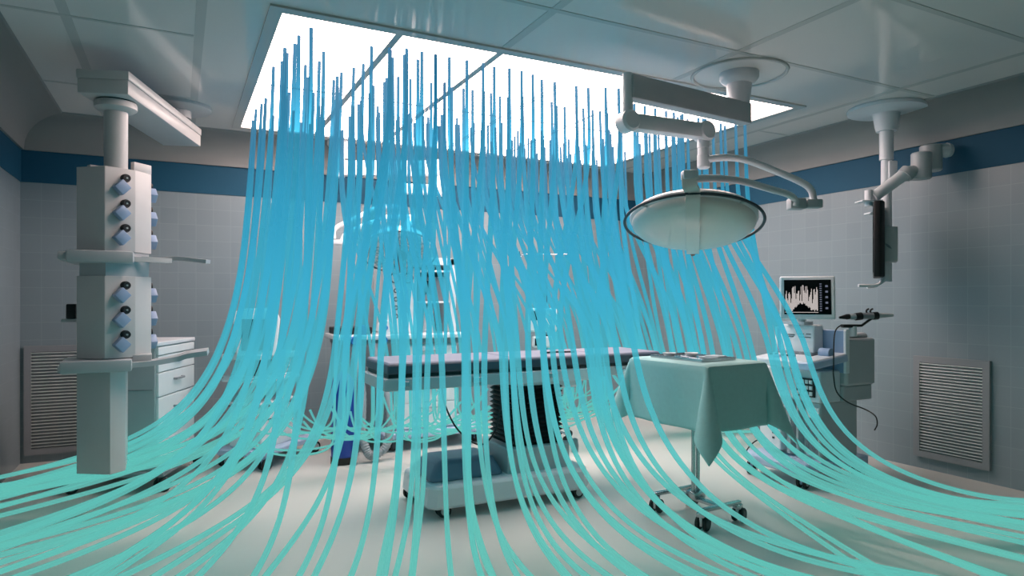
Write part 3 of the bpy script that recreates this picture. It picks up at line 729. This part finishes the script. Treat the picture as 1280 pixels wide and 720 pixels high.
prf_ = [(-.155, -.20), (.155, -.20), (.185, .12), (.16, .19), (.08, .215), (-.08, .215), (-.17, .19), (-.185, .12)]
A = [m._v((x, -.03, z)) for x, z in prf_]; B = [m._v((x * .9, .12, z * .9)) for x, z in prf_]
for i in range(8): m.bm.faces.new((A[i], A[(i + 1) % 8], B[(i + 1) % 8], B[i]))
m.bm.faces.new(A[::-1]); m.bm.faces.new(B)
mo_ = m.build('monitor', white, vc, bevel=.012)
MB(sf).b2(-.115, .115, -.036, -.028, -.15, .115).build('screen', screen_grey, mo_)
m = MB(sf); m.b2(-.06, .06, .0, .10, -.29, -.18); m.build('monitor_neck', dark, vc, bevel=.01)
m = MB(vf); m.prism([(-.03, -.0), (.03, -.05), (.74, -.03), (.78, .03), (.78, .40), (.70, .46), (.0, .46), (-.05, .40)], .115, .165); m.build('base', paleblue, vc, bevel=.012)
for x, y in ((.02, .0), (.72, .02), (.72, .40), (.02, .40)):
    q = vf @ Vector((x, y, 0)); caster(vc, (q.x, q.y), .5, .05, bluegrey, grey)

# ------------------------------------------------------------------ anaesthesia machine (behind the table)
an_ = thing('anaesthesia_machine', 'tall white anaesthesia machine with drawers and shelf column behind the operating table', 'anaesthesia machine', (2.0, 6.2, 0))
m = MB(); m.prism([(1.66, 5.86), (2.66, 5.86), (2.70, 5.92), (2.70, 6.62), (1.66, 6.62)], .115, .17); m.build('base', paleblue, an_, bevel=.012)
for x, y in ((1.74, 5.93), (2.60, 5.95), (1.74, 6.56), (2.60, 6.56)): caster(an_, (x, y), .6, .055, bluegrey, dark)
m = MB(); m.b2(1.85, 2.42, 5.97, 6.55, .17, .98); m.build('cabinet', white, an_, bevel=.01)
for z0, z1 in ((.19, .42), (.43, .60), (.61, .78), (.79, .96)):
    m = MB(); m.b2(1.865, 2.405, 5.955, 5.975, z0, z1); dr = m.build('drawer', white, an_, bevel=.004)
    m = MB(); m.tube([(2.03, 5.956, z1 - .045), (2.03, 5.938, z1 - .045), (2.24, 5.938, z1 - .045), (2.24, 5.956, z1 - .045)], .008, 8); m.build('handle', grey, dr)
m = MB(); m.b2(1.26, 2.52, 5.90, 6.5, 1.03, 1.075); m.build('worktop', white, an_, bevel=.01)
m = MB(); m.b2(1.30, 2.50, 5.93, 6.45, .985, 1.03); m.build('worktop_apron', mid, an_, bevel=.006)
m = MB(); m.b2(1.74, 2.04, 6.05, 6.5, 1.075, 1.70); lcx = m.build('gauge_column', white, an_, bevel=.012)
for x in (1.82, 1.95): MB().torus((x, 6.045, 1.60), (0, 1, 0), .045, .006, 28, 6).build('gauge', dark, lcx)
for i in range(4): MB().torus((1.83, 6.045, 1.48 - i * .08), (0, 1, 0), .018, .005, 18, 6).build('flow_knob', dark, lcx)
for x in (1.89, 1.94): MB().lathe((x, 6.045, 1.27), (0, 0, 1), [(.012, 0), (.012, .22), (0, .23)], 12).build('flow_tube', bluegrey, lcx)
m = MB(); m.b2(2.38, 2.44, 6.05, 6.5, 1.075, 1.80).b2(2.04, 2.38, 6.46, 6.5, 1.075, 1.80).b2(2.04, 2.44, 6.05, 6.5, 1.73, 1.80).b2(2.04, 2.38, 6.05, 6.46, 1.66, 1.68).b2(2.04, 2.38, 6.05, 6.46, 1.36, 1.38); m.build('shelf_case', white, an_, bevel=.006)
m = MB(); m.b2(2.07, 2.36, 6.12, 6.40, 1.38, 1.62); mid_o = m.build('ventilator_module', mid, an_, bevel=.01)
m = MB(); m.b2(2.10, 2.24, 6.112, 6.122, 1.45, 1.58); m.build('module_screen', screen_grey, mid_o)
m = MB(); m.lathe((2.20, 6.2, 1.075), (0, 0, 1), [(.07, 0), (.07, .02), (.06, .03), (.06, .22), (.05, .25), (.02, .26), (0, .26)], 24); m.build('absorber', lens_m, an_)
m = MB(); m.b2(1.28, 1.62, 6.1, 6.4, 1.075, 1.14); m.build('control_unit', black, an_, bevel=.01)
MB().lathe((1.70, 5.97, 1.135), (-.1, -1, .1), [(0, 0), (.07, 0), (.075, .012), (.062, .03), (0, .032)], 32).build('pressure_gauge', white, an_)
MB().lathe((1.697, 5.937, 1.138), (-.1, -1, .1), [(0, 0), (.026, 0), (.02, .012), (0, .014)], 20).build('gauge_hub', knob_m, an_)
MB().cyl((1.70, 5.99, 1.07), (1.70, 5.98, 1.11), .02).build('gauge_stem', grey, an_)
for x in (1.40, 1.66):
    MB().lathe((x, 5.90, 1.03), (0, -1, 0), [(0, 0), (.04, 0), (.036, .04), (0, .042)], 20).build('control_knob', knob_m, an_)
MB().lathe((1.5, 6.0, 1.075), (0, 0, 1), [(.04, 0), (.04, .05), (.03, .08), (.012, .09), (0, .09)], 20).build('vaporizer', bluecyl, an_)
m = MB(); m.b2(1.30, 1.345, 6.0, 6.4, .17, 1.0).b2(1.30, 1.70, 6.0, 6.4, .13, .17); m.build('side_frame', mid, an_, bevel=.006)
MB().tube(smoothpts([(1.40, 5.94, .99), (1.43, 5.74, .6), (1.405, 5.64, .28), (1.44, 5.6, .10), (1.50, 5.6, .06), (1.62, 5.62, .14), (1.665, 5.68, .42), (1.62, 5.82, .72), (1.60, 5.95, .99)], 14), [.034 + (.005 if i % 2 else 0) for i in range(8 * 14 + 1)], 12).build('breathing_hose', hose_m, an_)
gc = thing('gas_cylinder', 'blue gas cylinder standing left of the anaesthesia machine', 'gas cylinder', (1.26, 5.70, 0))
MB().lathe((1.26, 5.70, 0.02), (0, 0, 1), [(0, 0), (.085, 0), (.098, .02), (.10, .05), (.10, .62), (.085, .69), (.045, .74), (.03, .76), (0, .76)], 32).build('cylinder_body', bluecyl, gc)
MB().lathe((1.26, 5.70, .775), (0, 0, 1), [(.022, 0), (.022, .06), (.035, .065), (.035, .085), (0, .09)], 20).build('valve', steel, gc)
MB().lathe((1.26, 5.70, .0), (0, 0, 1), [(.104, 0), (.104, .06), (.10, .06), (.1, .02), (0, .02)], 32).build('foot_ring', black, gc)

# ------------------------------------------------------------------ vital signs monitor on drip stand
q0 = P(683, 374, 6.55)
iv = thing('drip_stand', 'thin steel drip stand with hooks behind the operating table', 'drip stand', (q0.x, q0.y, 0))
zt = EYE + (374 - 318) / FPX * 6.55
m = MB(); m.cyl((q0.x, q0.y, .10), (q0.x, q0.y, zt), .011, .008, 14); m.build('pole', steel, iv)
for s in (-1, 1):
    a0 = Vector((q0.x, q0.y, zt))
    m = MB(); m.tube(smoothpts([a0, a0 + R_ * s * .10 + Vector((0, 0, .0)), a0 + R_ * s * .22, a0 + R_ * s * .255 + Vector((0, 0, -.02)), a0 + R_ * s * .27 + Vector((0, 0, .03))], 5), .006, 8); m.build('hook', steel, iv)
for i in range(5):
    a_ = 2 * PI * i / 5; q = Vector((q0.x + .26 * math.cos(a_), q0.y + .26 * math.sin(a_), 0))
    m = MB(); m.tube([(q0.x, q0.y, .13), (q.x, q.y, .10)], .014, 8); m.build('foot', steel, iv)
    m = MB(); m.lathe((q.x - .011 * math.sin(a_), q.y + .011 * math.cos(a_), .042), (math.sin(a_), -math.cos(a_), 0), [(.025, 0), (.04, .003), (.04, .02), (.025, .023)], 16); m.cyl((q.x, q.y, .06), (q.x, q.y, .11), .01); m.build('caster', black, iv)
vm = P(677, 400, 6.46); fv = frame((vm.x, vm.y, vm.z), -YAW + math.radians(6))
v_ = thing('vital_signs_monitor', 'small white vital signs monitor clamped high on the drip stand', 'patient monitor', tuple(vm))
m = MB(fv); m.prism([(-.145, -.07), (.145, -.07), (.125, .06), (-.125, .06)], -.115, .115); m.build('housing', white, v_, bevel=.018)
MB(fv).b2(-.115, .02, -.075, -.068, -.0, .09).build('screen', screen_grey, v_)
for i in range(3): MB(fv).lathe((.075, -.070, -.07 + i * .06), (0, -1, 0), [(.018, 0), (.015, .014), (0, .015)], 14).build('control_knob', grey, v_)
MB(fv).tube([(-.06, 0, .11), (-.05, 0, .15), (.05, 0, .15), (.06, 0, .11)], .010, 8).build('carry_handle', white, v_)
MB(fv).b2(-.02, .06, .04, .085, -.04, .04, .004).build('pole_clamp', black, v_)
vm2 = P(680, 427, 6.46); fv = frame((vm2.x, vm2.y, vm2.z), -YAW + math.radians(6))
v_ = thing('infusion_pump', 'small white infusion pump with dark screen clamped low on the drip stand', 'infusion pump', tuple(vm2))
m = MB(fv); m.b2(-.115, .115, -.07, .05, -.055, .055); m.build('housing', white, v_, bevel=.016)
MB(fv).b2(-.10, -.03, -.075, -.068, -.035, .035).build('screen', screen_m, v_)
MB(fv).b2(-.02, .04, .045, .085, -.03, .03, .004).build('pole_clamp', black, v_)
MB(fv).lathe((.03, -.02, .05), (0, 0, 1), [(.02, 0), (.02, .018), (0, .02)], 14).build('drug_vial_cap', black, v_)

# ------------------------------------------------------------------ airflow lines
def flow_mat():
    m = bpy.data.materials.new('airflow_line'); m.use_nodes = True
    nt = m.node_tree; nt.nodes.clear(); N_ = nt.nodes.new; Lk = nt.links.new
    o = N_('ShaderNodeOutputMaterial')
    at = N_('ShaderNodeAttribute'); at.attribute_name = 'flow'
    rp = N_('ShaderNodeValToRGB')
    stops = [(0, (124, 216, 203)), (.13, (114, 214, 207)), (.30, (100, 213, 226)), (.50, (80, 202, 230)), (.70, (62, 180, 214)), (.86, (44, 138, 176)), (1, (34, 104, 142))]
    cr = rp.color_ramp
    while len(cr.elements) < len(stops): cr.elements.new(.5)
    for e, (p, c) in zip(cr.elements, stops): e.position = p; e.color = lin(c)
    Lk(at.outputs['Fac'], rp.inputs['Fac'])
    em = N_('ShaderNodeEmission'); em.inputs['Strength'].default_value = FLOW_GLOW
    df_ = N_('ShaderNodeBsdfDiffuse'); tl = N_('ShaderNodeBsdfTranslucent')
    body = N_('ShaderNodeMixShader'); body.inputs[0].default_value = .5
    Lk(rp.outputs['Color'], em.inputs['Color'])
    dm = N_('ShaderNodeMix'); dm.data_type = 'RGBA'; dm.inputs['Factor'].default_value = .9; dm.inputs['B'].default_value = (.02, .03, .035, 1)
    Lk(rp.outputs['Color'], dm.inputs['A'])
    for n_ in (df_, tl): Lk(dm.outputs['Result'], n_.inputs['Color'])
    Lk(df_.outputs[0], body.inputs[1]); Lk(tl.outputs[0], body.inputs[2])
    ad = N_('ShaderNodeAddShader'); Lk(em.outputs[0], ad.inputs[0]); Lk(body.outputs[0], ad.inputs[1])
    tr = N_('ShaderNodeBsdfTransparent'); Lk(rp.outputs['Color'], tr.inputs['Color'])
    mx = N_('ShaderNodeMixShader')
    op = N_('ShaderNodeValToRGB')
    while len(op.color_ramp.elements) < 5: op.color_ramp.elements.new(.5)
    for e, (p_, v_) in zip(op.color_ramp.elements, [(0, .76), (.2, .72), (.42, .62), (.66, .68), (.95, .96)]): e.position = p_; e.color = (v_, v_, v_, 1)
    Lk(at.outputs['Fac'], op.inputs['Fac']); Lk(op.outputs['Color'], mx.inputs[0])
    Lk(tr.outputs[0], mx.inputs[1]); Lk(ad.outputs[0], mx.inputs[2])
    g = N_('ShaderNodeNewGeometry'); tr2 = N_('ShaderNodeBsdfTransparent')
    mx2 = N_('ShaderNodeMixShader')
    Lk(g.outputs['Backfacing'], mx2.inputs[0]); Lk(mx.outputs[0], mx2.inputs[1]); Lk(tr2.outputs[0], mx2.inputs[2])
    Lk(mx2.outputs[0], o.inputs['Surface'])
    return m
FLOW_GLOW = .8
flow_m = flow_mat()
A_ = [(72,455),(97,432),(117,407),(202,180),(190,240),(212,203),(247,162),(265,125),(295,257),(320,90),(357,240),(377,197),(222,380),(210,395),(316,523),(372,405),(422,325),(438,308),(457,292),(462,548),(512,270),(555,252),(592,174),(505,440),(492,487),(533,433),(545,418),(552,560),(600,350),(583,385),(616,497),(650,333),(660,315),(673,180),(682,298),(692,515),(712,310),(750,185),(767,321),(785,517),(818,198),(822,524),(860,337),(881,210),(893,533),(920,337)]
B_ = [(16,102),(78,114),(57,228),(90,250),(30,424),(116,430),(157,128),(142,255),(182,262),(162,498),(230,141),(233,268),(238,515),(272,520),(280,157),(265,275),(305,290),(307,458),(348,165),(342,295),(340,462),(352,528),(403,175),(407,293),(372,470),(397,500),(453,192),(434,478),(494,215),(464,480),(552,226),(538,315),(502,485),(474,545),(541,553),(560,333),(596,338),(560,496),(594,500),(649,243),(652,340),(654,508),(606,568),(681,344),(703,252),(692,508),(722,352),(722,535),(781,252),(756,357),(788,365),(770,480),(764,528),(840,256),(803,460),(850,362),(815,517),(795,552),(842,500)]
C_ = [(130,0),(182,10),(146,60),(190,65),(233,22),(287,35),(326,42),(345,67),(368,50),(393,75),(447,70),(470,72),(482,75),(519,102),(557,96),(578,108),(631,62),(676,40),(250,152),(285,150),(355,150),(205,150),(15,198)]
pix = [(300 + x / 3.6, 10 + y / 3.6) for x, y in A_] + [(540 + x / 3.6, 40 + y / 3.6) for x, y in B_] + [(760 + x / 3.96, 130 + y / 3.96) for x, y in C_]
ZT = 2.90
starts = []
for px, py in pix:
    p = P(px, py, (ZT - EYE) * FPX / (374 - py)); starts.append((min(max(p.x, PX0 + .03), PX1 - .03), min(max(p.y, PY0 + .03), PY1 - .05)))
rg = random.Random(3)
for i in range(17): starts.append((.56 + .54 * ((i * 5) % 13) / 12 + rg.uniform(-.02, .02), 4.5 + 1.75 * i / 16))
for i in range(5): starts.append((1.14 + .05 * i, 3.88 + .04 * ((i * 3) % 5)))
for i in range(5): starts.append((rg.uniform(3.4, 3.85), rg.uniform(3.85, 5.0)))
for i in range(58): starts.append((1.2 + 2.9 * (i + .5) / 58 + rg.uniform(-.02, .02), 5.15 + 1.1 * ((i * 7) % 11) / 10 + rg.uniform(-.03, .03)))
def sstep(a, b, x):
    t = max(0, min(1, (x - a) / (b - a))); return t * t * (3 - 2 * t)
def family(x0, y0, rr):
    if x0 < 1.12: return 'left'
    if x0 > 3.35 and y0 > 4.7 and rr.random() < .55: return 'behind'
    if x0 > 3.02 and (y0 < 4.8 or x0 > 3.35): return 'aisle'
    if y0 > 5.05 or (y0 > 4.5 and rr.random() < .42): return 'back'
    return 'front'
def trace(x0, y0, xl, yl, an, an2, kk, dend, top, rr, turn=(.3, 1.7)):
    """falls into the lane (xl, yl), then spreads along the floor, turning from heading an to an2"""
    an, an2 = math.radians(an), math.radians(an2)
    ph = rr.uniform(0, 6); wob = rr.uniform(.003, .015)
    zs_ = [ZT - (ZT - 1.0) * i / 16 for i in range(16)]
    for i in range(46):
        de = kk / 1.0 - kk / ZT + dend * (i / 45) ** 1.5
        zs_.append(kk / (de + kk / ZT))
    pts = []; ox = oy = 0; pde = 0
    for z in zs_:
        de = kk / z - kk / ZT; w_ = sstep(top, 1.0, z)
        a_ = an + (an2 - an) * sstep(turn[0], turn[1], de)
        ox += math.cos(a_) * (de - pde); oy += math.sin(a_) * (de - pde); pde = de
        pts.append(Vector((x0 + (xl - x0) * w_ + ox + wob * w_ * math.sin(z * 2.6 + ph), y0 + (yl - y0) * w_ + oy, z)))
    return pts
fam = {'left': [], 'behind': [], 'aisle': [], 'back': [], 'front': []}
for i, (x0, y0) in enumerate(starts): fam[family(x0, y0, random.Random(900 + i))].append((x0, y0, random.Random(100 + i)))
fq = sorted(fam['front'], key=lambda t: t[0])
keep = [t for i, t in enumerate(fq) if t[1] < 4.0 or (t[0] > 2.0 and t[1] < 4.45) or i % 5 == 0]
fam['back'] += [t for t in fq if t not in keep]; fam['front'] = keep
aq = sorted(fam['aisle'], key=lambda t: -t[1]); cut = aq[:max(0, len(aq) - 20)]
fam['behind'] += cut; fam['aisle'] = [t for t in aq if t not in cut]
print({k_: len(v_) for k_, v_ in fam.items()})
raw = []
L_ = sorted(fam['left'], key=lambda t: t[1]); n_ = len(L_)
for i, (x0, y0, rr) in enumerate(L_):
    f = i / (n_ - 1); U = rr.uniform; yl = min(y0, 3.85 + 1.42 * f ** .65 + U(-.03, .0))
    if 4.6 < yl < 5.2: yl = 4.55 if yl < 4.8 else 5.22
    raw.append((x0, y0, trace(x0, y0, x0 - U(0, .05), yl, 246 - 74 * f ** .5 + U(-9, 9), 242 - 66 * f ** .5 + U(-12, 12), (.20 + .21 * f ** .6) * U(.8, 1.15), U(1.2, 2.0) if (f > .7 and U(0, 1) < .5) else U(1.9, 3.0), 2.6, rr), False))
for x0, y0, rr in fam['behind']:
    U = rr.uniform; a_ = U(-12, 12)
    raw.append((x0, y0, trace(x0, y0, x0 + .08, min(max(y0, 4.15), 5.3), a_, a_, .28, U(.9, 1.8), 2.4, rr), False))
Aq = sorted(fam['aisle'], key=lambda t: t[0]); n_ = len(Aq)
for i, (x0, y0, rr) in enumerate(Aq):
    f = i / (n_ - 1); U = rr.uniform
    raw.append((x0, y0, trace(x0, y0, 3.45 + .34 * f + U(-.03, .03), 4.15 - .75 * f + U(-.15, .1), -98 + 6 * f + U(-2, 2), -108 + 104 * f ** .9 + U(-9, 9), (.20 + .20 * f) * U(.7, 1.2), U(2.2, 3.4), 2.35, rr), False))
Fq = sorted(fam['front'], key=lambda t: t[0]); n_ = len(Fq)
for i, (x0, y0, rr) in enumerate(Fq):
    f = i / (n_ - 1); U = rr.uniform
    raw.append((x0, y0, trace(x0, y0, min(.84 + 1.64 * f ** .75, 2.46) + U(-.03, .02), min(y0, U(3.45, 3.84)), -120 + 30 * min(1, f * 1.4) + U(-4, 3), -126 + 84 * f ** .85 + U(-7, 7), (.16 + .36 * max(0, f - .45)) * U(.75, 1.3), U(2.2, 3.4), 2.6, rr, (.3 + .5 * f, 1.5 + .5 * f)), False))
bq = sorted(fam['back'], key=lambda t: t[0]); n_ = len(bq)
for i_, (x0, y0, rr) in enumerate(bq):
    U = rr.uniform
    zend = U(.26, .42); ye = U(4.95, 5.3) if x0 < 2.95 else U(5.6, 6.5)
    lampx = 1.3 < x0 < 2.5
    if lampx and y0 > 5.4: y0 = 5.4 - (y0 - 5.4) * .4
    drift = (1.12 + 2.9 * i_ / (n_ - 1) - x0) * .8 + (x0 - 2.3) * .10 + U(-.10, .10); pts = []
    for i in range(34):
        t = i / 33; z = ZT + (zend - ZT) * (1 - (1 - t) ** 1.4)
        w_ = sstep(2.5, .7, z)
        pts.append(Vector((x0 + drift * w_, y0 + (ye - y0) * (sstep(2.85, 1.95, z) if lampx and y0 > 5.1 else w_), z)))
    s_ = rr.choice((-1, 1)); lx = U(.4, .9); p = pts[-1].copy(); up = U(.05, .28)
    # round the turn into the floor
    k_ = 6; base_ = [q.copy() for q in pts]
    for i in range(1, 17):
        t = i / 16
        pts.append(Vector((p.x + s_ * lx * (1.15 * t - .3 * t * t), p.y + .16 * math.sin(t * 3.2), p.z - .06 * math.sin(t * PI) + up * t ** 2.6)))
    for _ in range(10):
        q = [v_.copy() for v_ in pts]
        for i in range(20, len(pts) - 1): pts[i] = (q[i - 1] + q[i] * 2 + q[i + 1]) / 4
    raw.append((x0, y0, pts, True))
lines = []
for x0, y0, pts, back in raw:
    out = []
    for p in pts:
        if not (XL + .04 < p.x < XR - .06 and p.y < YB - .06) or p.dot(F_) < 1.0: break
        p.z = max(p.z, .03); out.append(p)
    if len(out) > 6: lines.append((x0, y0, out, back))
# labels by row and order from the left
TENS = ['', '', 'twenty', 'thirty', 'forty', 'fifty', 'sixty', 'seventy', 'eighty', 'ninety']
ONE = ['', 'first', 'second', 'third', 'fourth', 'fifth', 'sixth', 'seventh', 'eighth', 'ninth', 'tenth', 'eleventh', 'twelfth', 'thirteenth', 'fourteenth', 'fifteenth', 'sixteenth', 'seventeenth', 'eighteenth', 'nineteenth']
TH = ['', '', 'twentieth', 'thirtieth', 'fortieth', 'fiftieth', 'sixtieth', 'seventieth', 'eightieth', 'ninetieth']
def ordinal(n): return ONE[n] if n < 20 else (TH[n // 10] if n % 10 == 0 else TENS[n // 10] + '-' + ONE[n % 10])
rows = [('front', 3.0, 4.25), ('second', 4.25, 4.95), ('third', 4.95, 5.35), ('fourth', 5.35, 5.75), ('back', 5.75, 7.0)]
nflow = 0
for rname, ya, yb in rows:
    ls = sorted([l for l in lines if ya <= l[1] < yb], key=lambda l: l[0])
    for i, (x0, y0, pts, back) in enumerate(ls):
        n_ = len(pts)
        r = []
        for j, p in enumerate(pts):
            q = sstep(2.9, 1.9, p.z); r.append(.0110 + .0073 * q - .0046 * sstep(.9, .3, p.z))
        if back: r = [v * (1 - .28 * sstep(2.6, 1.7, p.z) - .12 * sstep(1.2, .5, p.z)) for v, p in zip(r, pts)]
        mb = MB(); mb.tube(pts, r, 8)
        e = pts[-1] - pts[0]
        way = 'curling over back floor' if back else ('sweeping left' if e.x < -.9 and abs(e.x) > abs(e.y) else ('sweeping right' if e.x > .9 and abs(e.x) > abs(e.y) else 'sweeping forward'))
        o = mb.build('airflow_line', flow_m, None, (x0, y0, ZT))
        at = o.data.attributes.new('flow', 'FLOAT', 'POINT')
        at.data.foreach_set('value', [max(0, min(1, (v.co.z + ZT) / 2.9)) for v in o.data.vertices])
        tag(o, 'cyan airflow line, %s from left in %s row under lit ceiling, %s' % (ordinal(i + 1), rname, way), 'airflow line', 'airflow lines falling from the lit ceiling')
        nflow += 1
print('airflow lines', nflow)

# faint ambient so closed corners do not go black
wd = bpy.data.worlds.new('world'); SC.world = wd; wd.use_nodes = True
wd.node_tree.nodes['Background'].inputs[0].default_value = (.5, .55, .6, 1); wd.node_tree.nodes['Background'].inputs[1].default_value = .2
